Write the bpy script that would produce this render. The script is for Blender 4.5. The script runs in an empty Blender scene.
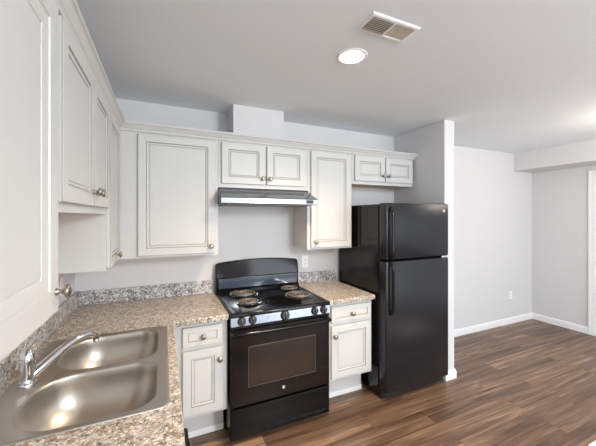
import bpy, bmesh, math, random
from mathutils import Vector, Matrix
random.seed(7)
sc = bpy.context.scene
COL = sc.collection

# ------------------------------------------------------------------ camera
cam_d = bpy.data.cameras.new('camera')
cam = bpy.data.objects.new('camera', cam_d)
COL.objects.link(cam)
cam.location = (0.592, -2.6627, 1.5406)
cam.rotation_euler = (math.radians(90), 0, math.radians(-24.2))
cam_d.sensor_width = 36.0
cam_d.lens = 298.38 * 36.0 / 596.0
cam_d.shift_y = -6.83 / 596.0
cam_d.clip_start = 0.02
sc.camera = cam

# ------------------------------------------------------------------ world, lights, exposure
H = 2.446           # ceiling height
world = bpy.data.worlds.new('world')
sc.world = world
world.use_nodes = True
world.node_tree.nodes['Background'].inputs[0].default_value = (0.80, 0.88, 1.0, 1)
world.node_tree.nodes['Background'].inputs[1].default_value = 1.0

def area(name, loc, rot, sx, sy, power, color):
    l = bpy.data.lights.new(name, 'AREA')
    l.shape = 'RECTANGLE'; l.size = sx; l.size_y = sy
    l.energy = power; l.color = color
    o = bpy.data.objects.new(name, l); COL.objects.link(o)
    o.location = loc; o.rotation_euler = rot
    return o
# daylight through the two windows of the rear wall (area lights fill the openings)
area('window_daylight', (4.0, -5.97, 1.25), (math.radians(90), 0, 0), 2.3, 1.9, 50, (0.88, 0.94, 1.0))
area('window_daylight', (1.1, -5.97, 1.50), (math.radians(90), 0, 0), 1.3, 1.3, 18, (0.88, 0.94, 1.0))
DOWNLIGHT_POWER = 88
WARM = (1.0, 0.75, 0.51)
NEUTRAL = (0.95, 0.97, 1.0)

vs = sc.view_settings
vs.view_transform = 'Standard'
vs.look = 'None'
vs.gamma = 1.0
vs.use_curve_mapping = False
vs.exposure = 0.68

# ------------------------------------------------------------------ materials
def srgb(r, g, b):
    def f(c):
        c /= 255.0
        return c / 12.92 if c <= 0.04045 else ((c + 0.055) / 1.055) ** 2.4
    return (f(r), f(g), f(b), 1)

def mat(name, col, rough=0.5, metal=0.0, bump=0.0, bscale=200.0, spec=0.5, var=0.0, vscale=6.0, coat=0.0):
    m = bpy.data.materials.new(name); m.use_nodes = True
    nt = m.node_tree; b = nt.nodes['Principled BSDF']
    b.inputs['Base Color'].default_value = col
    b.inputs['Roughness'].default_value = rough
    b.inputs['Metallic'].default_value = metal
    b.inputs['Specular IOR Level'].default_value = spec
    b.inputs['Coat Weight'].default_value = coat
    b.inputs['Coat Roughness'].default_value = 0.05
    tc = nt.nodes.new('ShaderNodeTexCoord')
    if var > 0:
        n = nt.nodes.new('ShaderNodeTexNoise'); n.inputs['Scale'].default_value = vscale
        n.inputs['Detail'].default_value = 4
        mx = nt.nodes.new('ShaderNodeMix'); mx.data_type = 'RGBA'
        mx.inputs[6].default_value = tuple(c * (1 - var) for c in col[:3]) + (1,)
        mx.inputs[7].default_value = tuple(min(1, c * (1 + var)) for c in col[:3]) + (1,)
        nt.links.new(tc.outputs['Object'], n.inputs['Vector'])
        nt.links.new(n.outputs['Fac'], mx.inputs[0])
        nt.links.new(mx.outputs[2], b.inputs['Base Color'])
    if bump > 0:
        n = nt.nodes.new('ShaderNodeTexNoise'); n.inputs['Scale'].default_value = bscale
        n.inputs['Detail'].default_value = 3
        bp = nt.nodes.new('ShaderNodeBump'); bp.inputs['Strength'].default_value = bump
        bp.inputs['Distance'].default_value = 0.002
        nt.links.new(tc.outputs['Object'], n.inputs['Vector'])
        nt.links.new(n.outputs['Fac'], bp.inputs['Height'])
        nt.links.new(bp.outputs['Normal'], b.inputs['Normal'])
    return m

M = {}
M['wall'] = mat('wall_paint', srgb(214, 214, 214), 0.85, bump=0.15, bscale=120, var=0.01)
M['ceiling'] = mat('ceiling_paint', srgb(234, 239, 242), 0.95, bump=0.35, bscale=90, var=0.012)
M['trim'] = mat('trim_paint', srgb(240, 240, 240), 0.45)
M['cab'] = mat('cabinet_paint', srgb(204, 204, 201), 0.42, var=0.012, vscale=3)
M['glaze'] = mat('cabinet_glaze', srgb(148, 145, 140), 0.5)  # groove glaze, mostly groove shadow put into the colour
M['raw'] = mat('raw_maple', srgb(222, 184, 140), 0.6, var=0.06, vscale=12)
M['side'] = mat('cabinet_side_veneer', srgb(222, 216, 207), 0.5, var=0.02, vscale=5)  # cabinet paint made lighter and warmer: lamp glow put into the colour
M['kick'] = mat('toe_kick_board', srgb(205, 203, 200), 0.5)
M['nickel'] = mat('brushed_nickel', srgb(165, 156, 144), 0.30, 1.0)
M['chrome'] = mat('chrome', srgb(215, 218, 222), 0.10, 1.0)
M['black'] = mat('black_enamel', (0.004, 0.004, 0.004, 1), 0.10, spec=0.28)
M['blackmatte'] = mat('black_plastic', (0.012, 0.012, 0.012, 1), 0.45)
M['glass'] = mat('oven_glass', (0.008, 0.0055, 0.0045, 1), 0.06, spec=0.30)
M['window_glass'] = mat('oven_window_glass', (0.030, 0.017, 0.011, 1), 0.10, spec=0.45)
M['rack'] = mat('oven_rack_wire', srgb(120, 95, 80), 0.4, 0.6)
M['display'] = mat('display_glass', (0.030, 0.045, 0.075, 1), 0.08, coat=1.0)
M['fridge'] = mat('fridge_black_textured', (0.010, 0.0115, 0.0145, 1), 0.22, spec=0.45, bump=0.12, bscale=600)
M['fridgeside'] = mat('fridge_black_side', (0.006, 0.006, 0.006, 1), 0.13, spec=0.35, bump=0.10, bscale=300)
M['gasket'] = mat('gasket_rubber', (0.004, 0.004, 0.004, 1), 0.7)
M['coil'] = mat('burner_coil', srgb(138, 132, 126), 0.5, 0.3)
M['badge'] = mat('badge_silver', srgb(225, 225, 225), 0.3, 0.4)
M['plate'] = mat('outlet_plastic', srgb(240, 240, 238), 0.35)
M['slot'] = mat('outlet_slot', (0.01, 0.01, 0.01, 1), 0.6)
M['ventdark'] = mat('vent_louvre_paint', srgb(205, 196, 180), 0.5)
M['ventback'] = mat('vent_duct', srgb(70, 62, 52), 0.8)
M['door'] = mat('door_paint', srgb(232, 234, 238), 0.45)

def brushed(name, col, rough, scale):
    m = bpy.data.materials.new(name); m.use_nodes = True
    nt = m.node_tree; b = nt.nodes['Principled BSDF']
    b.inputs['Base Color'].default_value = col
    b.inputs['Metallic'].default_value = 1.0
    b.inputs['Roughness'].default_value = rough
    tc = nt.nodes.new('ShaderNodeTexCoord'); mp = nt.nodes.new('ShaderNodeMapping')
    mp.inputs['Scale'].default_value = scale
    n = nt.nodes.new('ShaderNodeTexNoise'); n.inputs['Scale'].default_value = 1.0
    n.inputs['Detail'].default_value = 3
    r = nt.nodes.new('ShaderNodeMapRange')
    r.inputs['To Min'].default_value = rough * 0.8; r.inputs['To Max'].default_value = rough * 1.25
    nt.links.new(tc.outputs['Object'], mp.inputs[0]); nt.links.new(mp.outputs[0], n.inputs['Vector'])
    nt.links.new(n.outputs['Fac'], r.inputs[0]); nt.links.new(r.outputs[0], b.inputs['Roughness'])
    bp = nt.nodes.new('ShaderNodeBump'); bp.inputs['Strength'].default_value = 0.04
    bp.inputs['Distance'].default_value = 0.0003
    nt.links.new(n.outputs['Fac'], bp.inputs['Height']); nt.links.new(bp.outputs[0], b.inputs['Normal'])
    return m
M['sink'] = brushed('sink_steel', srgb(184, 179, 172), 0.37, (300, 8, 8))
M['steel'] = brushed('range_steel', srgb(150, 157, 167), 0.30, (10, 10, 500))
M['hood'] = brushed('hood_steel', srgb(140, 145, 150), 0.20, (8, 300, 300))

def granite(name, light, mid, dark, tan, scale=1.0, rough=0.28):
    m = bpy.data.materials.new(name); m.use_nodes = True
    nt = m.node_tree; b = nt.nodes['Principled BSDF']; L = nt.links
    b.inputs['Roughness'].default_value = rough
    tc = nt.nodes.new('ShaderNodeTexCoord')
    def noise(s, det=4, rgh=0.6):
        n = nt.nodes.new('ShaderNodeTexNoise'); n.inputs['Scale'].default_value = s * scale
        n.inputs['Detail'].default_value = det; n.inputs['Roughness'].default_value = rgh
        L.new(tc.outputs['Object'], n.inputs['Vector']); return n
    def ramp(n, a, c_):
        r = nt.nodes.new('ShaderNodeMapRange'); r.inputs['From Min'].default_value = a
        r.inputs['From Max'].default_value = c_; L.new(n.outputs['Fac'], r.inputs[0]); return r
    def mix(a, c_, f):
        x = nt.nodes.new('ShaderNodeMix'); x.data_type = 'RGBA'
        for i, v in ((6, a), (7, c_)):
            if isinstance(v, tuple): x.inputs[i].default_value = v
            else: L.new(v.outputs[2], x.inputs[i])
        L.new(f.outputs[0], x.inputs[0]); return x
    base = mix(light, mid, ramp(noise(20, 5, 0.7), 0.44, 0.56))
    base = mix(base, tan, ramp(noise(30, 5, 0.8), 0.52, 0.58))
    base = mix(base, dark, ramp(noise(50, 6, 0.9), 0.525, 0.57))
    base = mix(base, tuple(min(1, c * 1.25) for c in light[:3]) + (1,), ramp(noise(64, 3), 0.56, 0.60))
    L.new(base.outputs[2], b.inputs['Base Color'])
    return m
M['granite'] = granite('granite_laminate', srgb(203, 196, 186), srgb(158, 151, 142), srgb(48, 42, 38), srgb(148, 126, 104), 1.3)
M['granite_splash'] = granite('granite_laminate_splash', srgb(208, 206, 204), srgb(150, 150, 152), srgb(34, 34, 38), srgb(116, 112, 108), 1.25)

def plank_floor():
    m = bpy.data.materials.new('wood_plank_floor'); m.use_nodes = True
    nt = m.node_tree; b = nt.nodes['Principled BSDF']; L = nt.links
    tc = nt.nodes.new('ShaderNodeTexCoord')
    def brick(c1, c2, mortar):
        br = nt.nodes.new('ShaderNodeTexBrick')
        br.offset = 0.37; br.offset_frequency = 2; br.squash = 1.0
        br.inputs['Scale'].default_value = 1.0
        br.inputs['Brick Width'].default_value = 1.22; br.inputs['Row Height'].default_value = 0.152
        br.inputs['Mortar Size'].default_value = 0.0012; br.inputs['Mortar Smooth'].default_value = 0.2
        br.inputs['Bias'].default_value = 0.0
        br.inputs['Color1'].default_value = c1; br.inputs['Color2'].default_value = c2
        br.inputs['Mortar'].default_value = mortar
        L.new(tc.outputs['Object'], br.inputs['Vector']); return br
    rnd = brick((0, 0, 0, 1), (1, 1, 1, 1), (0.3, 0.3, 0.3, 1))     # random per plank
    # shift the grain pattern on every plank
    sep = nt.nodes.new('ShaderNodeSeparateColor'); L.new(rnd.outputs['Color'], sep.inputs[0])
    mul = nt.nodes.new('ShaderNodeMath'); mul.operation = 'MULTIPLY'; mul.inputs[1].default_value = 37.0
    L.new(sep.outputs[0], mul.inputs[0])
    comb = nt.nodes.new('ShaderNodeCombineXYZ')
    L.new(mul.outputs[0], comb.inputs[0]); L.new(mul.outputs[0], comb.inputs[2])
    add = nt.nodes.new('ShaderNodeVectorMath'); add.operation = 'ADD'
    L.new(tc.outputs['Object'], add.inputs[0]); L.new(comb.outputs[0], add.inputs[1])
    def grain(sx, sy, det, dist):
        mp = nt.nodes.new('ShaderNodeMapping'); mp.inputs['Scale'].default_value = (sx, sy, 1)
        n = nt.nodes.new('ShaderNodeTexNoise'); n.inputs['Scale'].default_value = 1.0
        n.inputs['Detail'].default_value = det; n.inputs['Distortion'].default_value = dist
        n.inputs['Roughness'].default_value = 0.6
        L.new(add.outputs[0], mp.inputs[0]); L.new(mp.outputs[0], n.inputs['Vector']); return n
    g1 = grain(0.9, 19, 5, 0.6)
    g2 = grain(4.0, 90, 4, 0.3)
    cr = nt.nodes.new('ShaderNodeValToRGB')
    e = cr.color_ramp.elements
    e[0].position = 0.30; e[0].color = srgb(72, 52, 38)
    e[1].position = 0.72; e[1].color = srgb(172, 138, 110)
    k = cr.color_ramp.elements.new(0.45); k.color = srgb(106, 82, 64)
    k = cr.color_ramp.elements.new(0.56); k.color = srgb(126, 100, 79)
    m1 = nt.nodes.new('ShaderNodeMath'); m1.operation = 'MULTIPLY_ADD'; m1.inputs[1].default_value = 0.17
    L.new(sep.outputs[0], m1.inputs[0])
    ma = nt.nodes.new('ShaderNodeMath'); ma.operation = 'MULTIPLY_ADD'; ma.inputs[1].default_value = 0.35; ma.inputs[2].default_value = -0.265
    L.new(g2.outputs['Fac'], ma.inputs[0])
    ms = nt.nodes.new('ShaderNodeMath'); ms.operation = 'ADD'
    L.new(g1.outputs['Fac'], ms.inputs[0]); L.new(ma.outputs[0], ms.inputs[1])
    L.new(ms.outputs[0], m1.inputs[2])
    L.new(m1.outputs[0], cr.inputs[0])
    mx = nt.nodes.new('ShaderNodeMix'); mx.data_type = 'RGBA'
    mx.inputs[7].default_value = srgb(58, 40, 30)
    L.new(rnd.outputs['Fac'], mx.inputs[0]); L.new(cr.outputs[0], mx.inputs[6])
    L.new(mx.outputs[2], b.inputs['Base Color'])
    b.inputs['Roughness'].default_value = 0.36
    bp = nt.nodes.new('ShaderNodeBump'); bp.inputs['Strength'].default_value = 0.12; bp.inputs['Distance'].default_value = 0.002
    L.new(g2.outputs['Fac'], bp.inputs['Height']); L.new(bp.outputs[0], b.inputs['Normal'])
    return m
M['floor'] = plank_floor()

def emission(name, col, s):
    m = bpy.data.materials.new(name); m.use_nodes = True
    b = m.node_tree.nodes['Principled BSDF']
    b.inputs['Base Color'].default_value = col
    b.inputs['Emission Color'].default_value = col; b.inputs['Emission Strength'].default_value = s
    return m
M['lamp'] = emission('lamp_lens', (1.0, 0.96, 0.90, 1), 3.0)

# ------------------------------------------------------------------ mesh helpers
def obj(name, bm, mats, parent=None, loc=(0, 0, 0), rz=0.0, smooth=False, bevel=0.0, seg=2):
    bmesh.ops.recalc_face_normals(bm, faces=bm.faces)
    me = bpy.data.meshes.new(name)
    bm.to_mesh(me); bm.free()
    if not isinstance(mats, (list, tuple)): mats = [mats]
    for m in mats: me.materials.append(m)
    o = bpy.data.objects.new(name, me); COL.objects.link(o)
    o.location = loc; o.rotation_euler = (0, 0, rz)
    if parent is not None: o.parent = parent
    if smooth:
        for p in me.polygons: p.use_smooth = True
    if bevel > 0:
        md = o.modifiers.new('bevel', 'BEVEL'); md.width = bevel; md.segments = seg
        md.limit_method = 'ANGLE'; md.angle_limit = math.radians(40)
    return o

def shade_angle(o, deg=35):
    me = o.data
    for p in me.polygons: p.use_smooth = True
    bm = bmesh.new(); bm.from_mesh(me)
    for e in bm.edges:
        if len(e.link_faces) == 2 and e.calc_face_angle(0) > math.radians(deg): e.smooth = False
    bm.to_mesh(me); bm.free()
    return o

def box(bm, x0, x1, y0, y1, z0, z1, mi=0):
    vs_ = [bm.verts.new(p) for p in ((x0, y0, z0), (x1, y0, z0), (x1, y1, z0), (x0, y1, z0),
                                     (x0, y0, z1), (x1, y0, z1), (x1, y1, z1), (x0, y1, z1))]
    fs = []
    for q in ((0, 3, 2, 1), (4, 5, 6, 7), (0, 1, 5, 4), (1, 2, 6, 5), (2, 3, 7, 6), (3, 0, 4, 7)):
        f = bm.faces.new([vs_[i] for i in q]); f.material_index = mi; fs.append(f)
    return fs       # bottom, top, -y, +x, +y, -x

def bx(x0, x1, y0, y1, z0, z1):
    bm = bmesh.new(); box(bm, x0, x1, y0, y1, z0, z1); return bm

def loft(bm, rings, cap0=True, cap1=True, mi=0, closed=True):
    vr = [[bm.verts.new(p) for p in r] for r in rings]
    n = len(vr[0])
    for a, b in zip(vr[:-1], vr[1:]):
        for i in range(n if closed else n - 1):
            f = bm.faces.new((a[i], a[(i + 1) % n], b[(i + 1) % n], b[i])); f.material_index = mi
    if cap0: bm.faces.new(vr[0][::-1]).material_index = mi
    if cap1: bm.faces.new(vr[-1]).material_index = mi
    return vr

def lathe(bm, prof, n=24, mtx=Matrix(), mi=0):
    rings = []
    for r, z in prof:
        rings.append([mtx @ Vector((max(r, 1e-4) * math.cos(2 * math.pi * i / n), max(r, 1e-4) * math.sin(2 * math.pi * i / n), z)) for i in range(n)])
    loft(bm, rings, mi=mi)

def tube(bm, pts, r, n=12, mi=0, flat=1.0):
    pts = [Vector(p) for p in pts]
    rr = r if isinstance(r, (list, tuple)) else [r] * len(pts)
    rings = []; up = None
    for i, p in enumerate(pts):
        t = (pts[min(i + 1, len(pts) - 1)] - pts[max(i - 1, 0)]).normalized()
        if up is None:
            up = Vector((0, 0, 1)) if abs(t.z) < 0.9 else Vector((1, 0, 0))
        s = t.cross(up).normalized(); up = s.cross(t).normalized()
        rings.append([p + (s * math.cos(2 * math.pi * k / n) + up * flat * math.sin(2 * math.pi * k / n)) * rr[i] for k in range(n)])
    loft(bm, rings, mi=mi)

def bez(ctrl, n=24):      # Catmull-Rom through control points
    c = [Vector(p) for p in ctrl]; c = [2 * c[0] - c[1]] + c + [2 * c[-1] - c[-2]]
    out = []
    segs = len(c) - 3
    for s in range(segs):
        for k in range(n if s < segs - 1 else n + 1):
            t = k / n; p0, p1, p2, p3 = c[s:s + 4]
            out.append(0.5 * ((2 * p1) + (-p0 + p2) * t + (2 * p0 - 5 * p1 + 4 * p2 - p3) * t * t + (-p0 + 3 * p1 - 3 * p2 + p3) * t ** 3))
    return out

def rrect(x0, x1, y0, y1, r, z, n=8, rl=None):
    pts = []
    q = r if rl is None else rl
    for cx, cy, a0, r in ((x1 - r, y1 - r, 0, r), (x0 + q, y1 - q, 90, q), (x0 + q, y0 + q, 180, q), (x1 - r, y0 + r, 270, r)):
        for i in range(n + 1):
            a = math.radians(a0 + 90 * i / n)
            pts.append(Vector((cx + r * math.cos(a), cy + r * math.sin(a), z)))
    return pts

def fill(bm, loops, mi=0):
    """planar face with holes from rings of BMVerts"""
    edges = []
    for lp in loops:
        for i in range(len(lp)):
            e = bm.edges.get((lp[i], lp[(i + 1) % len(lp)])) or bm.edges.new((lp[i], lp[(i + 1) % len(lp)]))
            edges.append(e)
    r = bmesh.ops.triangle_fill(bm, use_beauty=True, edges=edges)
    for g in r['geom']:
        if isinstance(g, bmesh.types.BMFace): g.material_index = mi

def plate_with_holes(bm, outer, holes, z0, z1, mi=0):
    for z in (z0, z1):
        loops = [[bm.verts.new((p[0], p[1], z)) for p in lp] for lp in [outer] + holes]
        fill(bm, loops, mi)
        if z == z0: lo = loops
        else:
            for a, b in zip(lo, loops):
                for i in range(len(a)):
                    j = (i + 1) % len(a)
                    bm.faces.new((a[i], a[j], b[j], b[i])).material_index = mi

def tag(o, label, cat, group=None):
    o['label'] = label; o['category'] = cat
    if group: o['group'] = group
    return o

def thing(name, label, cat, loc=(0, 0, 0), rz=0.0, group=None):
    o = bpy.data.objects.new(name, None); COL.objects.link(o)
    o.location = loc; o.rotation_euler = (0, 0, rz); o.empty_display_size = 0.1
    return tag(o, label, cat, group)

def struct(name, bm, m, **kw):
    o = obj(name, bm, m, **kw); o['kind'] = 'structure'; return o

# ------------------------------------------------------------------ room shell
PX = 2.990; PY = -0.677; PT = 0.13         # partition beside the fridge
WX = 5.658                                  # right wall of the far room
YB = -6.0                                   # rear wall (behind the camera)
struct('floor', bx(-0.12, WX + 0.12, YB - 0.12, 0.12, -0.1, 0.0), M['floor'])
struct('ceiling', bx(-0.12, WX + 0.12, YB - 0.12, 0.12, H, H + 0.1), M['ceiling'])
struct('wall_back', bx(-0.12, WX + 0.12, 0.0, 0.12, 0, H), M['wall'])
struct('wall_left', bx(-0.12, 0.0, YB, 0.0, 0, H), M['wall'])
struct('wall_partition', bx(PX, PX + PT, PY, 0.0, 0, H), M['wall'], bevel=0.004)
struct('wall_soffit', bx(5.211, WX, YB, 0.0, 2.196, H), M['wall'])
# right wall with the doorway
DY1 = -0.735; DY0 = DY1 - 0.84
bm = bmesh.new()
box(bm, WX, WX + 0.12, DY1, 0.0, 0, 2.196); box(bm, WX, WX + 0.12, YB, DY0, 0, 2.196); box(bm, WX, WX + 0.12, DY0, DY1, 2.06, 2.196)
struct('wall_right', bm, M['wall'])
# rear wall with two window openings
def wall_rear():
    bm = bmesh.new()
    wins = [(0.45, 1.75, 0.85, 2.15), (2.85, 5.15, 0.30, 2.20)]
    xs = [0.0, 0.45, 1.75, 2.85, 5.15, WX]
    box(bm, xs[0], xs[1], YB - 0.12, YB, 0, H); box(bm, xs[2], xs[3], YB - 0.12, YB, 0, H); box(bm, xs[4], xs[5], YB - 0.12, YB, 0, H)
    for x0, x1, z0, z1 in wins:
        box(bm, x0, x1, YB - 0.12, YB, 0, z0); box(bm, x0, x1, YB - 0.12, YB, z1, H)
    struct('wall_rear', bm, M['wall'])
    for k, (x0, x1, z0, z1) in enumerate(wins):
        bm = bmesh.new(); f = 0.05; xm = (x0 + x1) / 2
        for a in ((x0, x0 + f, z0, z1), (x1 - f, x1, z0, z1), (x0, x1, z0, z0 + f), (x0, x1, z1 - f, z1), (xm - f / 2, xm + f / 2, z0, z1)):
            box(bm, a[0], a[1], YB - 0.10, YB - 0.04, a[2], a[3])
        struct('window_%d' % (k + 1), bm, M['trim'])
wall_rear()

def baseboard(name, pts, h=0.088, t=0.014):
    """profile swept along wall points; the board stands on the left of the direction of travel"""
    prof = [(0, 0), (t, 0), (t, h * 0.72), (t * 0.75, h * 0.80), (t * 0.70, h * 0.90), (t * 0.35, h * 0.985), (0, h)]
    rings = []
    n = len(pts)
    for i, p in enumerate(pts):
        p = Vector((p[0], p[1], 0))
        d0 = (p - Vector((*pts[i - 1], 0))).normalized() if i > 0 else None
        d1 = (Vector((*pts[i + 1], 0)) - p).normalized() if i < n - 1 else None
        if d0 is None: d0 = d1
        if d1 is None: d1 = d0
        n0 = Vector((-d0.y, d0.x, 0)); n1 = Vector((-d1.y, d1.x, 0))
        nn = (n0 + n1); nn = nn / nn.dot(n0)
        rings.append([p + nn * a + Vector((0, 0, b)) for a, b in prof])
    bm = bmesh.new(); loft(bm, rings)
    return struct(name, bm, M['trim'])
baseboard('baseboard_back', [(WX, 0.0), (PX + PT, 0.0), (PX + PT, PY), (PX + 0.0, PY)])
baseboard('baseboard_right', [(WX, DY1 + 0.062), (WX, 0.0)])
baseboard('baseboard_left', [(0.0, -2.75), (0.0, YB)])
# door casing, jamb and leaf on the right wall
bm = bmesh.new()
def casing(bm, y0, y1, z0, z1):
    box(bm, WX - 0.012, WX, y0, y1, z0, z1)
for (a, b) in ((DY1, DY1 + 0.07), (DY0 - 0.07, DY0)):
    box(bm, WX - 0.012, WX, a, b, 0, 2.06)
    o_ = (b - 0.018, b) if a == DY1 else (a, a + 0.018)
    box(bm, WX - 0.019, WX - 0.012, o_[0], o_[1], 0, 2.112)
box(bm, WX - 0.012, WX, DY0 - 0.07, DY1 + 0.07, 2.06, 2.13)
box(bm, WX - 0.019, WX - 0.012, DY0 - 0.07, DY1 + 0.07, 2.112, 2.13)
struct('trim_1', bm, M['trim'])
bm = bmesh.new()
box(bm, WX, WX + 0.12, DY1 - 0.015, DY1, 0, 2.06); box(bm, WX, WX + 0.12, DY0, DY0 + 0.015, 0, 2.06); box(bm, WX, WX + 0.12, DY0 + 0.015, DY1 - 0.015, 2.045, 2.06)
struct('trim_2', bm, M['trim'])

def nested(bm, W, Hh, rings, mats_idx, ox=0.0, oz=0.0):
    """front of a panel built from nested rectangles; rings = [(inset, y)]"""
    vr = []
    for ins, y in rings:
        vr.append([bm.verts.new((ox + a, y, oz + b)) for a, b in ((ins, ins), (W - ins, ins), (W - ins, Hh - ins), (ins, Hh - ins))])
    for k in range(len(vr) - 1):
        for i in range(4):
            f = bm.faces.new((vr[k][i], vr[k][(i + 1) % 4], vr[k + 1][(i + 1) % 4], vr[k + 1][i])); f.material_index = mats_idx[k]
    return vr

bm = bmesh.new()
vr = nested(bm, 0.81, 2.035, [(0, 0.035), (0, 0.0), (0.12, 0.0), (0.135, 0.008), (0.15, 0.008), (0.165, 0.003)], [0] * 5)
bm.faces.new(vr[0][::-1]); bm.faces.new(vr[-1])
dr = struct('door_1', bm, M['door'], loc=(WX + 0.02, DY1 - 0.015, 0.008), rz=math.radians(-90))
bright_patch = obj('floor_mat', bx(3.185, 3.95, -2.20, -1.636, 0.0005, 0.008), mat('mat_cream', srgb(250, 240, 228), 0.9), bevel=0.002)  # made-up slab: a bright patch, likely sunlight, put into a cream shape
tag(bright_patch, 'pale cream mat whose corner just enters at the lower right edge', 'mat')

# duct chase above the cabinets
struct('wall_chase', bx(1.104, 1.541, -0.249, 0.0, 2.19, H), M['wall'])

# ------------------------------------------------------------------ cabinets
TD = 0.019     # door thickness
def door_panel(name, W, Hh, parent, loc, stile=0.052, small=False, bw=0.0):
    """loc = lower left corner of the door's front; faces local -y"""
    bm = bmesh.new(); s = stile
    rings = [(0, TD), (0, 0.004), (0.0015, 0.001), (0.004, 0.0), (s, 0.0), (s + 0.0035, 0.0065), (s + 0.006, 0.0035), (s + 0.016 + bw, 0.0065), (s + 0.0185 + bw, 0.0105), (s + 0.0215 + bw, 0.0075)]
    idx = [0, 1, 0, 0, 1, 0, 0, 1, 0]
    if bw > 0: idx = [0, 1, 0, 0, 0, 0, 0, 0, 0]
    if small:
        rings = [(0, TD), (0, 0.004), (0.0015, 0.001), (0.004, 0.0), (s, 0.0), (s + 0.003, 0.006), (s + 0.006, 0.004)]
        idx = [0, 1, 0, 0, 1, 0]
    vr = nested(bm, W, Hh, rings, idx)
    bm.faces.new(vr[0][::-1]); bm.faces.new(vr[-1])
    return obj(name, bm, [M['cab'], M['glaze']], parent, loc)

KNOB = None
def knob(parent, loc):
    """round knob on local -y"""
    global KNOB
    if KNOB is None:
        bm = bmesh.new(); K = 1.12
        lathe(bm, [(0.0, 0.0), (0.0085, 0.0), (0.0085, 0.002), (0.006, 0.004), (0.0048, 0.010), (0.006, 0.015), (0.012, 0.018), (0.0155, 0.021), (0.016, 0.0245), (0.0135, 0.028), (0.008, 0.030), (0.0, 0.0305)], 24,
              Matrix.Rotation(math.radians(90), 4, 'X') @ Matrix.Scale(K, 4))
        KNOB = obj('knob', bm, M['nickel'], parent, loc, smooth=True)
        return KNOB
    k = KNOB.copy(); COL.objects.link(k); k.parent = parent; k.location = loc
    return k

def wall_cab(label, x0, x1, z0, z1, doors, knobs, loc=(0, 0, 0), rz=0.0, fdepth=0.306, frame=0.0, warm_side=True, dz=(None, None), stile=0.052, bw=0.0):
    """x0..x1 along the local x axis, back on y=0; doors = [(a, b)]; knobs = [(x, z)]"""
    t = thing('wall_cabinet', label, 'cabinet', (loc[0], loc[1], 0), rz, 'upper kitchen cabinets')
    bm = bmesh.new()
    f = box(bm, x0, x1, -fdepth + 0.019, -0.002, z0 + 0.004, z1)
    f[0].material_index = 1
    f[5].material_index = 2 if warm_side else 0
    f[3].material_index = 2 if warm_side else 0
    obj('body', bm, [M['cab'], M['raw'], M['side']], t)
    # face frame
    bm = bmesh.new(); y0, y1 = -fdepth, -fdepth + 0.019
    xa, xb = doors[0][0] + 0.014, doors[-1][1] - 0.014
    box(bm, x0, xa, y0, y1, z0, z1); box(bm, xb, x1, y0, y1, z0, z1)
    box(bm, xa, xb, y0, y1, z0, z0 + 0.036); box(bm, xa, xb, y0, y1, z1 - 0.045, z1)
    if len(doors) == 2:
        xm = (doors[0][1] + doors[1][0]) / 2
        box(bm, xm - 0.03, xm + 0.03, y0, y1, z0 + 0.036, z1 - 0.045)
    obj('face_frame', bm, M['cab'], t, bevel=0.0008, seg=1)
    for (a, b), (kx, kz) in zip(doors, knobs):
        d = door_panel('door', b - a, dz[1] - dz[0], t, (a, -fdepth - TD - 0.001, dz[0]), stile=stile, bw=bw)
        knob(d, (kx - a, 0.0, kz - dz[0]))
    return t

ZT = 2.150     # top of the cabinet boxes
wall_cab('white upper cabinet with one wide door in the corner, left of the range hood', 0.310, 0.974, 1.245, ZT, [(0.427, 0.949)], [(0.918, 1.314)], dz=(1.261, 2.115))
wall_cab('short white two-door upper cabinet directly above the range hood', 0.976, 1.738, 1.765, ZT, [(0.998, 1.350), (1.364, 1.714)], [(1.326, 1.845), (1.389, 1.845)], dz=(1.796, 2.115))
wall_cab('narrow tall white upper cabinet between range hood and refrigerator', 1.740, 2.203, 1.245, ZT, [(1.770, 2.183)], [(1.811, 1.312)], dz=(1.261, 2.115))
wall_cab('short white two-door upper cabinet hanging above the black refrigerator', 2.205, 2.960, 1.845, ZT, [(2.231, 2.588), (2.598, 2.950)], [(2.562, 1.935), (2.624, 1.935)], dz=(1.876, 2.115))
# left wall (local x -> world y, faces world +x)
R90 = math.radians(90)
LF = 0.308
wall_cab('narrow white upper cabinet on the left wall, nearest the corner', -0.788, -0.002, 1.245, ZT, [(-0.765, -0.372)], [(-0.585, 1.310)], rz=R90, fdepth=LF, dz=(1.261, 2.115), warm_side=False)
wall_cab('short white two-door upper cabinet above the sink', -1.625, -0.790, 1.552, ZT, [(-1.605, -1.179), (-1.171, -0.800)], [(-1.210, 1.640), (-1.138, 1.640)], rz=R90, fdepth=LF, dz=(1.582, 2.115))
wall_cab('nearest tall white upper cabinet filling the left edge of the view', -2.235, -1.627, 1.262, ZT, [(-2.215, -1.643)], [(-1.668, 1.338)], rz=R90, fdepth=LF, dz=(1.281, 2.115), stile=0.064, bw=0.022, warm_side=False)

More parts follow.
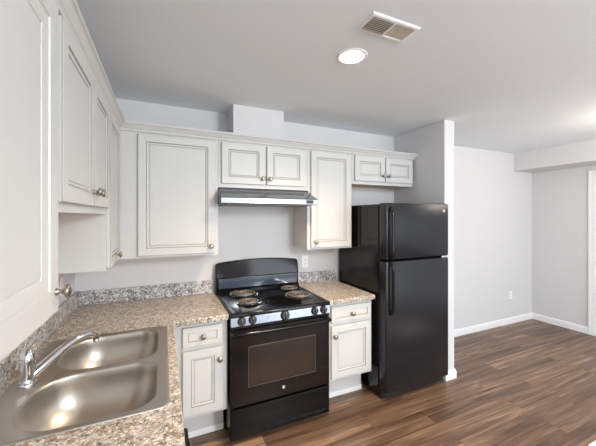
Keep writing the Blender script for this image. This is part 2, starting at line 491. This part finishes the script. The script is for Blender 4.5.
# crown moulding along both runs
def sweep(path, prof):
    rings = []; n = len(path)
    for i, p in enumerate(path):
        p = Vector((p[0], p[1], 0))
        d0 = (p - Vector((*path[i - 1], 0))).normalized() if i > 0 else None
        d1 = (Vector((*path[i + 1], 0)) - p).normalized() if i < n - 1 else None
        if d0 is None: d0 = d1
        if d1 is None: d1 = d0
        n0 = Vector((d0.y, -d0.x, 0)); n1 = Vector((d1.y, -d1.x, 0))
        nn = (n0 + n1); nn = nn / nn.dot(n0)
        rings.append([p + nn * a + Vector((0, 0, b)) for a, b in prof])
    bm = bmesh.new(); loft(bm, rings); return bm
CP = [(-0.03, 2.128), (0.012, 2.128), (0.014, 2.131), (0.014, 2.137), (0.011, 2.140), (0.013, 2.144), (0.020, 2.150), (0.032, 2.166), (0.036, 2.170), (0.044, 2.173), (0.044, 2.186), (-0.03, 2.186)]
CP = [(a, b + 0.0) for a, b in CP]
cr = obj('crown_moulding', sweep([(LF, -2.236), (LF, -0.306), (2.966, -0.306), (2.966, -0.02)], CP), M['cab'])
tag(cr, 'off-white crown moulding running along the tops of the upper cabinets', 'moulding')
cr.location.z = 0.0

def base_cab(label, x0, x1, dr, do, kd, kk, loc=(0, 0, 0), rz=0.0, fdepth=0.607, ztop=0.842, fl=None, hollow=False):
    t = thing('base_cabinet', label, 'cabinet', loc, rz, 'lower kitchen cabinets')
    bm = bmesh.new()
    if hollow:      # open carcass: the sink bowls hang inside
        box(bm, x0, x0 + 0.016, -fdepth + 0.019, -0.002, 0.226, ztop, 1); box(bm, x1 - 0.016, x1, -fdepth + 0.019, -0.002, 0.226, ztop, 1)
        box(bm, x0 + 0.016, x1 - 0.016, -fdepth + 0.019, -0.002, 0.226, 0.242); box(bm, x0 + 0.016, x1 - 0.016, -0.012, -0.002, 0.242, ztop)
    else:
        f = box(bm, x0, x1, -fdepth + 0.019, -0.002, 0.226, ztop)
        f[3].material_index = f[5].material_index = 1
    obj('body', bm, [M['cab'], M['side']], t)
    bm = bmesh.new(); y0, y1 = -fdepth, -fdepth + 0.019
    fx0 = fl if fl is not None else x0
    box(bm, fx0, dr[0][0] + 0.015, y0, y1, 0.226, ztop); box(bm, dr[-1][1] - 0.015, x1, y0, y1, 0.226, ztop)
    for a, b in ((0.226, 0.262), (0.655, 0.705), (0.80, ztop)):
        box(bm, dr[0][0] + 0.015, dr[-1][1] - 0.015, y0, y1, a, b)
    obj('face_frame', bm, M['cab'], t, bevel=0.0008, seg=1)
    bm = bmesh.new(); box(bm, fx0, x1, -0.461, -0.446, 0.002, 0.226)
    obj('toe_kick', bm, M['kick'], t)
    bm = bmesh.new(); box(bm, fx0, x1, -0.474, -0.461, 0.002, 0.045)
    obj('shoe_moulding', bm, M['trim'], t, bevel=0.005)
    for (a, b), (kx, kz) in zip(dr, kd):
        d = door_panel('drawer', b - a, 0.128, t, (a, -fdepth - TD - 0.001, 0.693), stile=0.034, small=True)
        knob(d, (kx - a, 0.0, kz - 0.693))
    for (a, b), (kx, kz) in zip(do, kk):
        d = door_panel('door', b - a, 0.419, t, (a, -fdepth - TD - 0.001, 0.250))
        knob(d, (kx - a, 0.0, kz - 0.250))
    return t
base_cab('white base cabinet with drawer and door left of the black range', 0.628, 0.986, [(0.700, 0.951)], [(0.700, 0.951)], [(0.826, 0.757)], [(0.932, 0.590)], fl=0.632)
base_cab('white base cabinet with drawer and door between range and refrigerator', 1.768, 2.198, [(1.797, 2.178)], [(1.797, 2.178)], [(1.990, 0.752)], [(1.824, 0.590)])
base_cab('white sink base cabinet under the steel sink', -1.597, -0.66, [(-1.575, -1.135), (-1.125, -0.685)], [(-1.575, -1.135), (-1.125, -0.685)],
         [(-1.355, 0.757), (-0.905, 0.757)], [(-1.165, 0.59), (-1.095, 0.59)], rz=R90, hollow=True)

# dishwasher under the near end of the left counter
dw = thing('dishwasher', 'black dishwasher front under the near end of the sink counter', 'dishwasher')
obj('body', bx(0.03, 0.60, -2.215, -1.612, 0.02, 0.840), M['blackmatte'], dw)
obj('door', bx(0.601, 0.664, -2.211, -1.602, 0.12, 0.838), M['black'], dw, bevel=0.006)
bm = bmesh.new(); box(bm, 0.664, 0.670, -2.20, -1.62, 0.72, 0.80)
obj('control_panel', bm, M['blackmatte'], dw, bevel=0.002)
obj('toe_panel', bx(0.50, 0.52, -2.205, -1.61, 0.004, 0.12), M['blackmatte'], dw)

# ------------------------------------------------------------------ countertops
SX0, SX1, SY0, SY1 = 0.052, 0.611, -1.540, -0.702       # sink rim
bm = bmesh.new()
ZC = 0.881
outer = [(0.002, -0.002), (0.002, -2.40), (0.649, -2.40), (0.649, -0.645), (0.991, -0.645), (0.991, -0.002)]
hole = [(p.x, p.y) for p in rrect(SX0 + 0.012, SX1 - 0.012, SY0 + 0.012, SY1 - 0.012, 0.03, 0, 4)][::-1]
plate_with_holes(bm, outer, [hole], 0.843, ZC)
ct = obj('countertop', bm, M['granite'], bevel=0.007, seg=3)
tag(ct, 'speckled granite-look L-shaped countertop holding the sink', 'countertop')
bm = bmesh.new(); box(bm, 1.765, 2.212, -0.645, -0.002, 0.843, ZC)
c2 = obj('countertop', bm, M['granite'], bevel=0.007, seg=3)
tag(c2, 'short speckled granite-look countertop between range and refrigerator', 'countertop')
BS = 0.988
b1 = obj('backsplash', bx(0.022, 0.985, -0.021, -0.001, ZC + 0.0005, BS), M['granite_splash'], bevel=0.003)
tag(b1, 'low speckled grey backsplash strip on back wall left of the range', 'backsplash')
b2 = obj('backsplash', bx(0.001, 0.021, -2.40, -0.001, ZC + 0.0005, BS), M['granite_splash'], bevel=0.003)
tag(b2, 'low speckled backsplash strip along the left wall behind the faucet', 'backsplash')
b3 = obj('backsplash', bx(1.765, 2.212, -0.021, -0.001, ZC + 0.0005, BS), M['granite_splash'], bevel=0.003)
tag(b3, 'short speckled grey backsplash strip between range and refrigerator', 'backsplash')

# ------------------------------------------------------------------ sink
sk = thing('kitchen_sink', 'double-bowl stainless steel sink set into the left countertop', 'sink', (0, 0, ZC))
bm = bmesh.new()
Z = 0.0
bowls = [(0.150, 0.568, -1.118, -0.732), (0.138, 0.570, -1.516, -1.142)]
rim_out = [rrect(SX0, SX1, SY0, SY1, 0.035, 0.0005), rrect(SX0 + 0.001, SX1 - 0.001, SY0 + 0.001, SY1 - 0.001, 0.034, 0.004),
           rrect(SX0 + 0.006, SX1 - 0.006, SY0 + 0.006, SY1 - 0.006, 0.030, 0.006), rrect(SX0 + 0.013, SX1 - 0.013, SY0 + 0.013, SY1 - 0.013, 0.026, 0.0035)]
vo = loft(bm, rim_out, False, False)
inner_loops = []
def bowl(x0, x1, y0, y1):
    rings = []
    prof = [(0.0, 0.0035), (0.003, 0.0025), (0.006, -0.002), (0.008, -0.008)]
    for k in range(1, 17):      # steep wall easing into a broad dished floor
        t = math.radians(90 * k / 16)
        prof.append((0.008 + 0.127 * (1 - math.cos(t)), -0.008 - 0.165 * math.sin(t) ** 0.8))
    for ins, z in prof:
        rings.append(rrect(x0 + ins * 1.05, x1 - ins, y0 + ins, y1 - ins, max(0.045, 0.088 - ins * 0.35), z, 10, rl=max(0.045, 0.150 - ins * 0.8)))
    cx, cy = (x0 + x1) / 2, (y0 + y1) / 2
    last = rings[-1]
    ring = []
    for p in last:
        d = Vector((p.x - cx, p.y - cy, 0)).normalized() * 0.042
        ring.append(Vector((cx + d.x, cy + d.y, -0.1765)))
    rings.append(ring)
    v = loft(bm, rings, False, True)
    return v[0]
for bwl in bowls: inner_loops.append(bowl(*bwl))
fill(bm, [vo[-1]] + inner_loops)
so = obj('basin', bm, M['sink'], sk); shade_angle(so, 50)
for x0, x1, y0, y1 in bowls:
    bm = bmesh.new()
    lathe(bm, [(0.0, -0.1750), (0.028, -0.1750), (0.030, -0.1715), (0.040, -0.1715), (0.0435, -0.1760), (0.0, -0.1762)], 28, Matrix.Translation(((x0 + x1) / 2, (y0 + y1) / 2, 0)))
    obj('drain', bm, M['chrome'], sk, smooth=False)

# ------------------------------------------------------------------ faucet
FX, FY = 0.105, -1.165
fc = thing('kitchen_faucet', 'chrome single-lever faucet with arched spout on the sink deck', 'faucet', (FX, FY, ZC + 0.0035))
bm = bmesh.new()
rings = [[p + Vector((0, 0, 0)) for p in rrect(-0.028, 0.028, -0.10, 0.10, 0.027, z)] for z in (0.0,)]
def esc(s, z): return [Vector((p.x * s, p.y * (1 - (1 - s) * 0.3), z)) for p in rrect(-0.028, 0.028, -0.034, 0.034, 0.0275, 0)]
loft(bm, [esc(1, 0.0), esc(1, 0.004), esc(0.93, 0.008), esc(0.75, 0.011)])
o = obj('escutcheon', bm, M['chrome'], fc); shade_angle(o, 40)
bm = bmesh.new()
lathe(bm, [(0.0, 0.008), (0.026, 0.008), (0.025, 0.014), (0.0225, 0.022), (0.0225, 0.045), (0.0255, 0.075), (0.0262, 0.095), (0.024, 0.115), (0.018, 0.130), (0.009, 0.138), (0.0, 0.140)], 28)
o = obj('body', bm, M['chrome'], fc, smooth=True)
bm = bmesh.new()
pts = bez([(0.012, 0.010, 0.028), (0.040, 0.035, 0.050), (0.085, 0.085, 0.084), (0.130, 0.130, 0.106), (0.165, 0.168, 0.108), (0.187, 0.192, 0.092), (0.192, 0.198, 0.072)], 8)
tube(bm, pts, [0.020 - 0.0065 * min(1, i / 30) for i in range(len(pts))], 16)
lathe(bm, [(0.0, -0.012), (0.0125, -0.012), (0.0125, 0.006), (0.010, 0.010), (0.0, 0.010)], 20, Matrix.Translation((0.192, 0.198, 0.070)))
o = obj('spout', bm, M['chrome'], fc); shade_angle(o, 50)
bm = bmesh.new()
pts = bez([(0.0, 0.0, 0.128), (0.006, 0.025, 0.146), (0.012, 0.056, 0.156), (0.018, 0.090, 0.158)], 6)
rr = [0.009 + 0.004 * i / (len(pts) - 1) for i in range(len(pts))]
tube(bm, pts, rr, 14, flat=0.34)
o = obj('lever', bm, M['chrome'], fc); shade_angle(o, 60)

# ------------------------------------------------------------------ range
RX0, RX1 = 0.996, 1.760
RW = RX1 - RX0
rg = thing('kitchen_range', 'black electric coil range with steel control strip standing between base cabinets', 'range', (RX0, 0, 0))
bm = bmesh.new()
box(bm, 0.003, RW - 0.003, -0.600, -0.015, 0.03, 0.845)
box(bm, 0.0, 0.02, -0.655, -0.59, 0.03, 0.86); box(bm, RW - 0.02, RW, -0.655, -0.59, 0.03, 0.86)
box(bm, 0.02, RW - 0.02, -0.640, -0.600, 0.77, 0.845)
obj('body', bm, M['black'], rg, bevel=0.002, seg=1)
for lx in (0.04, RW - 0.04):
    for ly in (-0.56, -0.06):
        bm = bmesh.new(); lathe(bm, [(0, 0.0), (0.018, 0.0), (0.018, 0.008), (0.010, 0.012), (0.010, 0.03), (0, 0.03)], 14, Matrix.Translation((lx, ly, 0)))
        obj('foot', bm, M['blackmatte'], rg)
# cooktop: raised rim, recessed deck
bm = bmesh.new()
def rr_(ins, z, r=0.012): return rrect(0.0 + ins, RW - ins, -0.678 + ins, -0.012 - ins, r, z, 5)
loft(bm, [rr_(0.0, 0.860), rr_(0.0, 0.876), rr_(0.003, 0.884), rr_(0.008, 0.887), rr_(0.022, 0.887), rr_(0.030, 0.881), rr_(0.036, 0.879)])
o = obj('cooktop', bm, M['black'], rg); shade_angle(o, 60)
# backguard
bm = bmesh.new()
N = 24; rings = []
def bg_top(u):  # arched top with rounded shoulders
    a = 1.132 + 0.026 * (1 - (2 * u - 1) ** 2)
    e = min(u, 1 - u) * RW
    if e < 0.02: a -= 0.020 * (1 - math.sqrt(max(0, 1 - (1 - e / 0.02) ** 2)))
    return a
us = [0, 0.003, 0.008, 0.015, 0.027] + [0.06 + 0.88 * i / N for i in range(N + 1)] + [0.973, 0.985, 0.992, 0.997, 1]
for u in us:
    zt = bg_top(u); x = u * RW
    rings.append([(x, -0.012, 0.880), (x, -0.088, 0.880), (x, -0.088, 0.905), (x, -0.072, 0.915), (x, -0.068, 1.005), (x, -0.074, 1.012), (x, -0.052, zt - 0.006), (x, -0.045, zt), (x, -0.016, zt)])
loft(bm, rings)
o = obj('backguard', bm, M['black'], rg); shade_angle(o, 30)
bm = bmesh.new()
y0 = -0.075
vs_ = [bm.verts.new(p) for p in ((0.02, -0.0755, 0.918), (RW - 0.02, -0.0755, 0.918), (RW - 0.02, -0.072, 1.002), (0.02, -0.072, 1.002), (0.02, -0.068, 0.918), (RW - 0.02, -0.068, 0.918), (RW - 0.02, -0.066, 1.002), (0.02, -0.066, 1.002))]
for q in ((0, 1, 2, 3), (7, 6, 5, 4), (0, 4, 5, 1), (3, 2, 6, 7), (0, 3, 7, 4), (1, 5, 6, 2)): bm.faces.new([vs_[i] for i in q])
sp = obj('display_strip', bm, M['display'], rg)
# burners
def burner(cx, cy, R):
    bm = bmesh.new()
    lathe(bm, [(R + 0.014, 0.8795), (R + 0.016, 0.8835), (R + 0.010, 0.8845), (R + 0.002, 0.881), (R * 0.5, 0.8805), (0.0, 0.8805)], 40, Matrix.Translation((cx, cy, 0)))
    p = obj('burner', bm, M['black'], rg); shade_angle(p, 60)
    bm = bmesh.new(); pts = []
    turns = 3.5 if R > 0.085 else 2.6
    n = int(turns * 28); r0 = 0.020
    for i in range(n + 1):
        a = 2 * math.pi * turns * i / n; r = r0 + (R - r0) * i / n
        pts.append((cx + r * math.cos(a), cy + r * math.sin(a), 0.893))
    tube(bm, pts, 0.0048, 8, flat=0.75)
    for k in range(3):
        a = 2 * math.pi * k / 3 + 0.5
        tube(bm, [(cx + 0.01 * math.cos(a), cy + 0.01 * math.sin(a), 0.886), (cx + R * math.cos(a), cy + R * math.sin(a), 0.886)], 0.003, 6)
    c = obj('coil', bm, M['coil'], p); shade_angle(c, 60)
for cx, cy, R in ((0.208, -0.180, 0.106), (0.192, -0.430, 0.080), (0.640, -0.160, 0.080), (0.615, -0.405, 0.106)): burner(cx, cy, R)
# control panel
bm = bmesh.new()
vs_ = []
prof = [(-0.60, 0.795), (-0.668, 0.795), (-0.671, 0.798), (-0.663, 0.860), (-0.60, 0.860)]
loft(bm, [[(x, a, b) for a, b in prof] for x in (0.002, RW - 0.002)])
obj('control_panel', bm, M['steel'], rg, bevel=0.0015)
bm = bmesh.new(); box(bm, RW - 0.020, RW - 0.003, -0.6735, -0.666, 0.805, 0.848)
for kx, kr in ((0.076, 0.027), (0.152, 0.027), (0.391, 0.032), (0.630, 0.027), (0.706, 0.027)):
    bm = bmesh.new(); mt = Matrix.Translation((kx, -0.665, 0.828)) @ Matrix.Rotation(math.radians(81), 4, 'X')
    lathe(bm, [(0, -0.006), (kr * 1.1, -0.004), (kr * 1.1, 0.003), (kr, 0.005), (kr * 0.92, 0.019), (kr * 0.8, 0.022), (0, 0.022)], 24, mt)
    # grip ridge across the knob
    b2_ = box(bm, -0.004, 0.004, -kr * 0.9, kr * 0.9, 0.020, 0.031)
    vv = {v for f in b2_ for v in f.verts}
    bmesh.ops.transform(bm, matrix=mt @ Matrix.Rotation(math.radians(0), 4, 'Z'), verts=list(vv))
    k_ = obj('knob', bm, M['blackmatte'], rg)
    bm = bmesh.new(); f_ = box(bm, -0.0008, 0.0008, kr * 0.3, kr * 0.85, 0.0309, 0.0314)
    bmesh.ops.transform(bm, matrix=mt, verts=bm.verts[:])
    obj('pointer_mark', bm, M['plate'], k_)
for kx in (0.262, 0.312, 0.470):
    bm = bmesh.new(); mt = Matrix.Translation((kx, -0.666, 0.832)) @ Matrix.Rotation(math.radians(81), 4, 'X')
    lathe(bm, [(0, -0.004), (0.0045, -0.004), (0.0045, 0.001), (0.003, 0.002), (0, 0.002)], 14, mt)
    obj('indicator_light', bm, M['blackmatte'], rg)
# oven door
bm = bmesh.new()
DW_, DH = RW - 0.006, 0.540
WX0, WX1, WZ0, WZ1 = 0.125, 0.632, 0.125, 0.395
T0 = 0.045
vr = nested(bm, DW_, DH, [(0, T0), (0, 0.006), (0.002, 0.002), (0.006, 0.0)], [0, 0, 0])
bm.faces.new(vr[0][::-1])
inner = [bm.verts.new((a, 0.0, b)) for a, b in ((WX0, WZ0), (WX1, WZ0), (WX1, WZ1), (WX0, WZ1))]
for i in range(4):
    j = (i + 1) % 4
    bm.faces.new((vr[-1][i], vr[-1][j], inner[j], inner[i]))
in2 = [bm.verts.new((a, 0.003, b)) for a, b in ((WX0 + .003, WZ0 + .003), (WX1 - .003, WZ0 + .003), (WX1 - .003, WZ1 - .003), (WX0 + .003, WZ1 - .003))]
for i in range(4):
    j = (i + 1) % 4
    bm.faces.new((inner[i], inner[j], in2[j], in2[i]))
bm.faces.new(in2)
od = obj('oven_door', bm, M['glass'], rg, loc=(0.003, -0.661, 0.248))
bm = bmesh.new(); box(bm, WX0 + 0.004, WX1 - 0.004, 0.0012, 0.0028, WZ0 + 0.004, WZ1 - 0.004)
obj('window', bm, M['window_glass'], od)
bm = bmesh.new()
for a in ((WX0 - 0.004, WX1 + 0.004, WZ0 - 0.004, WZ0), (WX0 - 0.004, WX1 + 0.004, WZ1, WZ1 + 0.004), (WX0 - 0.004, WX0, WZ0, WZ1), (WX1, WX1 + 0.004, WZ0, WZ1)):
    box(bm, a[0], a[1], -0.0012, 0.001, a[2], a[3])
obj('window_trim', bm, mat('oven_window_border', srgb(96, 88, 80), 0.35), od)
bm = bmesh.new()
hb = [(0.012, 0.004, 0.505), (0.018, -0.030, 0.508), (0.045, -0.056, 0.512), (0.20, -0.060, 0.512), (DW_ - 0.20, -0.060, 0.512), (DW_ - 0.045, -0.056, 0.512), (DW_ - 0.018, -0.030, 0.508), (DW_ - 0.012, 0.004, 0.505)]
tube(bm, bez(hb, 8), 0.0175, 14, flat=0.8)
hd = obj('handle', bm, M['black'], od); shade_angle(hd, 60)
# drawer
bm = bmesh.new()
vr = nested(bm, RW - 0.006, 0.205, [(0, 0.05), (0, 0.005), (0.002, 0.001), (0.006, 0.0), (0.03, 0.0), (0.036, 0.0015)], [0] * 5)
bm.faces.new(vr[0][::-1]); bm.faces.new(vr[-1])
obj('storage_drawer', bm, M['black'], rg, loc=(0.003, -0.661, 0.030))

def badge(parent, loc, R):
    """round monogram badge facing local -y"""
    bm = bmesh.new()
    lathe(bm, [(0, 0), (R, 0), (R, 0.0012), (R * 0.95, 0.0018), (R * 0.84, 0.0018), (R * 0.80, 0.0012), (0, 0.0012)], 28)
    cu = bpy.data.curves.new('t', 'FONT'); cu.body = 'GE'; cu.size = R * 1.05; cu.align_x = 'CENTER'; cu.align_y = 'CENTER'; cu.extrude = 0.0003; cu.shear = 0.3
    to = bpy.data.objects.new('t', cu); COL.objects.link(to)
    dg = bpy.context.evaluated_depsgraph_get(); me = bpy.data.meshes.new_from_object(to.evaluated_get(dg))
    bpy.data.objects.remove(to)
    n0 = len(bm.faces); nv = len(bm.verts)
    bm.from_mesh(me); bm.faces.ensure_lookup_table(); bm.verts.ensure_lookup_table()
    for f in bm.faces[n0:]: f.material_index = 1
    bmesh.ops.translate(bm, vec=(0, 0, 0.0016), verts=bm.verts[nv:])
    bmesh.ops.transform(bm, matrix=Matrix.Rotation(math.radians(90), 4, 'X'), verts=bm.verts[:])
    b = obj('badge', bm, [M['badge'], M['slot']], parent, loc)
    b['label'] = 'small round silver monogram badge'
    return b
badge(od, (1.379 - RX0 - 0.003, -0.0005, 0.312 - 0.248), 0.0115)

# ------------------------------------------------------------------ range hood
hd = thing('range_hood', 'stainless steel range hood under the short cabinet above the stove', 'range hood', (0.967, 0, 0))
HW = 0.784
prof = [(-0.004, 1.762), (-0.004, 1.632), (-0.335, 1.632), (-0.472, 1.632), (-0.480, 1.636), (-0.480, 1.676), (-0.474, 1.682), (-0.335, 1.747), (-0.322, 1.762)]
bm = bmesh.new(); loft(bm, [[(x + (0.011 if a > -0.36 else 0) * (1 if x == 0 else -1), a, b) for a, b in prof] for x in (0.0, HW)])
obj('shell', bm, M['hood'], hd, bevel=0.002)
bm = bmesh.new(); box(bm, 0.05, HW - 0.05, -0.44, -0.06, 1.626, 1.6325)
obj('filter', bm, mat('filter_mesh', srgb(120, 118, 112), 0.5, 0.7, bump=0.6, bscale=300), hd)
bm = bmesh.new(); box(bm, 0.680, 0.745, -0.4825, -0.479, 1.642, 1.671)
sw = obj('switch_plate', bm, M['blackmatte'], hd)
for a in (0.686, 0.716):
    bm = bmesh.new(); box(bm, a, a + 0.022, -0.4855, -0.4824, 1.647, 1.666); obj('switch', bm, M['black'], sw)
bm = bmesh.new(); box(bm, 0.30, 0.308, -0.475, -0.33, 1.70, 1.76)

# ------------------------------------------------------------------ refrigerator
FXX, FW = 2.240, 0.724
fr = thing('refrigerator', 'black top-freezer refrigerator standing against the partition wall', 'refrigerator', (FXX, 0, 0))
obj('body', bx(0.0, FW, -0.648, -0.028, 0.035, 1.642), M['fridgeside'], fr, bevel=0.006)
bm = bmesh.new(); box(bm, 0.012, FW - 0.012, -0.662, -0.648, 0.10, 1.158); box(bm, 0.012, FW - 0.012, -0.662, -0.648, 1.188, 1.630)
obj('gasket', bm, M['gasket'], fr)
def fdoor(name, z0, z1):
    bm = bmesh.new()
    def ring(z, ins=0.0):
        out = []
        x0, x1, y0, y1 = 0 + ins, FW - ins, -0.744 + ins, -0.662 - min(ins, 0.002)
        R = 0.016
        for cx, cy, a0 in ((x0 + R, y0 + R, 180), (x1 - R, y0 + R, 270)):
            for i in range(7):
                a = math.radians(a0 + 15 * i); out.append((cx + R * math.cos(a), cy + R * math.sin(a), z))
        out += [(x1, y1, z), (x0, y1, z)]
        return out
    loft(bm, [ring(z0, 0.006), ring(z0 + 0.002, 0.002), ring(z0 + 0.007), ring(z1 - 0.007), ring(z1 - 0.002, 0.002), ring(z1, 0.006)])
    o = obj(name, bm, M['fridge'], fr); shade_angle(o, 40); return o
fz = fdoor('freezer_door', 1.184, 1.650)
rf = fdoor('fridge_door', 0.092, 1.166)
def fhandle(door, z0, z1, flip):
    # curved bar: fixed at both ends, bowed outwards
    bm = bmesh.new()
    x = 0.045
    n = 20; pts = []
    for i in range(n + 1):
        u = i / n; z = z0 + (z1 - z0) * u
        b = min(1, math.sin(math.pi * u) * 3.2) ** 0.5 * 0.026
        pts.append((x, -0.744 - 0.006 - b, z))
    tube(bm, pts, 0.0155, 12, flat=0.7)
    for z in (z0 + 0.008, z1 - 0.008):
        box(bm, x - 0.0125, x + 0.0125, -0.758, -0.7435, z - 0.014, z + 0.014)
    o = obj('handle', bm, M['black'], door); shade_angle(o, 50)
fhandle(fz, 1.188, 1.612, 0); fhandle(rf, 0.735, 1.162, 1)
b = badge(fz, (0.660, -0.744, 1.588), 0.013)
bm = bmesh.new(); box(bm, FW - 0.075, FW - 0.012, -0.735, -0.660, 1.1665, 1.1835); obj('hinge', bm, M['chrome'], fr, bevel=0.002)
bm = bmesh.new(); box(bm, FW - 0.085, FW - 0.01, -0.725, -0.62, 1.6505, 1.656); obj('hinge', bm, M['blackmatte'], fr, bevel=0.005)
bm = bmesh.new(); box(bm, 0.01, FW - 0.01, -0.690, -0.648, 0.022, 0.086)
for i in range(5): box(bm, 0.03, FW - 0.03, -0.693, -0.690, 0.030 + i * 0.011, 0.035 + i * 0.011)
obj('base_grille', bm, M['blackmatte'], fr, bevel=0.002, seg=1)
for fx_ in (0.05, FW - 0.05):
    for fy in (-0.655, -0.08):
        bm = bmesh.new(); lathe(bm, [(0, 0.0), (0.02, 0.0), (0.02, 0.008), (0.012, 0.010), (0.012, 0.036), (0, 0.036)], 14, Matrix.Translation((fx_, fy, 0)))
        obj('foot', bm, M['nickel' if fy < -0.5 else 'blackmatte'], fr)

# ------------------------------------------------------------------ outlets
def outlet(label, loc, rz):
    t = thing('wall_outlet', label, 'outlet', loc, rz, 'white wall outlets')
    bm = bmesh.new(); box(bm, -0.035, 0.035, -0.006, -0.0005, -0.0575, 0.0575)
    obj('cover_plate', bm, M['plate'], t, bevel=0.003)
    for zz in (0.020, -0.020):
        bm = bmesh.new(); box(bm, -0.0165, 0.0165, -0.0075, -0.0055, zz - 0.0135, zz + 0.0135)
        s = obj('socket', bm, M['plate'], t, bevel=0.002)
        bm = bmesh.new(); box(bm, -0.0075, -0.0055, -0.0078, -0.0074, zz - 0.003, zz + 0.006); box(bm, 0.0055, 0.0075, -0.0078, -0.0074, zz - 0.003, zz + 0.006)
        box(bm, -0.002, 0.002, -0.0078, -0.0074, zz - 0.010, zz - 0.006)
        obj('slots', bm, M['slot'], s)
outlet('white wall outlet above backsplash just right of the range', (1.862, 0, 1.093), 0)
outlet('white wall outlet low on the far room wall', (5.136, 0, 0.405), 0)
outlet('white wall outlet on left wall half hidden behind cabinet knob', (0, -0.325, 1.100), R90)

# ------------------------------------------------------------------ ceiling vent and downlight
vt = thing('ceiling_vent', 'rectangular white air vent with louvres in the ceiling', 'vent', (1.578, -1.530, H))
VW, VH = 0.288, 0.140
bm = bmesh.new()
def vrr(ins, z): return [(-VW / 2 + ins, -VH / 2 + ins, z), (VW / 2 - ins, -VH / 2 + ins, z), (VW / 2 - ins, VH / 2 - ins, z), (-VW / 2 + ins, VH / 2 - ins, z)]
loft(bm, [vrr(0, -0.0005), vrr(0.001, -0.002), vrr(0.010, -0.0065), vrr(0.022, -0.0065), vrr(0.023, -0.0005)], False, False)
box(bm, 0.0, 0.008, -VH / 2 + 0.02, VH / 2 - 0.02, -0.0065, -0.001)
obj('frame', bm, M['trim'], vt)
bm = bmesh.new(); box(bm, -VW / 2 + 0.02, VW / 2 - 0.02, -VH / 2 + 0.02, VH / 2 - 0.02, -0.0012, -0.0004)
obj('backing', bm, M['ventback'], vt)
for side in (0, 1):
    bm = bmesh.new()
    for i in range(9):
        y = -VH / 2 + 0.026 + i * 0.011
        x0, x1 = (-VW / 2 + 0.022, 0.0) if side == 0 else (0.008, VW / 2 - 0.022)
        dy = 0.003 if side == 0 else 0.0095
        if side:
            box(bm, x0, x1, y, y + 0.0085, -0.0045, -0.0030); continue
        v = [bm.verts.new(p) for p in ((x0, y, -0.009), (x1, y, -0.009), (x1, y + dy, -0.003), (x0, y + dy, -0.003),
                                       (x0, y + 0.001, -0.0095), (x1, y + 0.001, -0.0095), (x1, y + dy + 0.001, -0.0035), (x0, y + dy + 0.001, -0.0035))]
        for q in ((0, 1, 2, 3), (7, 6, 5, 4), (0, 4, 5, 1), (3, 2, 6, 7), (0, 3, 7, 4), (1, 5, 6, 2)): bm.faces.new([v[i_] for i_ in q])
    obj('louvre', bm, M['ventdark'], vt)

def downlight(label, x, y, power, col, r=0.068):
    t = thing('recessed_downlight', label, 'ceiling light', (x, y, H), 0, 'recessed ceiling downlights')
    bm = bmesh.new()
    lathe(bm, [(r, -0.001), (r + 0.001, -0.003), (r + 0.005, -0.005), (r + 0.014, -0.0045), (r + 0.019, -0.002), (r + 0.020, -0.0003)], 48)
    bm.faces.ensure_lookup_table()
    o = obj('trim_ring', bm, M['trim'], t); shade_angle(o, 60)
    bm = bmesh.new(); lathe(bm, [(0, -0.0005), (r, -0.0005), (r, -0.003), (r * 0.7, -0.0045), (0, -0.0055)], 48)
    o = obj('lens', bm, M['lamp'], t, smooth=True)
    l = bpy.data.lights.new('downlight_glow', 'SPOT'); l.energy = power; l.color = col
    l.spot_size = math.radians(132); l.spot_blend = 0.9; l.shadow_soft_size = 0.06
    lo = bpy.data.objects.new('downlight_glow', l); COL.objects.link(lo); lo.location = (0, 0, -0.03); lo.parent = t
    return t
downlight('second recessed downlight in the ceiling behind the camera near the sink', 0.95, -3.05, 12, WARM)  # added lamp out of view, to warm the left-facing sides
downlight('glowing round recessed downlight in the kitchen ceiling beside the vent', 1.565, -1.243, DOWNLIGHT_POWER, WARM)

def dome_light(label, x, y, power, col):
    t = thing('ceiling_dome_light', label, 'ceiling light', (x, y, H), 0)
    bm = bmesh.new(); lathe(bm, [(0, -0.0005), (0.10, -0.0005), (0.10, -0.02), (0.0, -0.02)], 32)
    obj('base', bm, M['trim'], t)
    l = bpy.data.lights.new('dome_glow', 'POINT'); l.energy = power; l.color = col; l.shadow_soft_size = 0.22
    lo = bpy.data.objects.new('dome_glow', l); COL.objects.link(lo); lo.location = (0, 0, -0.26); lo.parent = t
dome_light('round ceiling light of the dining area beyond the right edge', 4.35, -1.72, 12, (1.0, 0.86, 0.76))
dome_light('round ceiling light of the living area behind the camera', 2.3, -3.9, 98, NEUTRAL)  # added lamp out of view, to lift the ceiling brightness
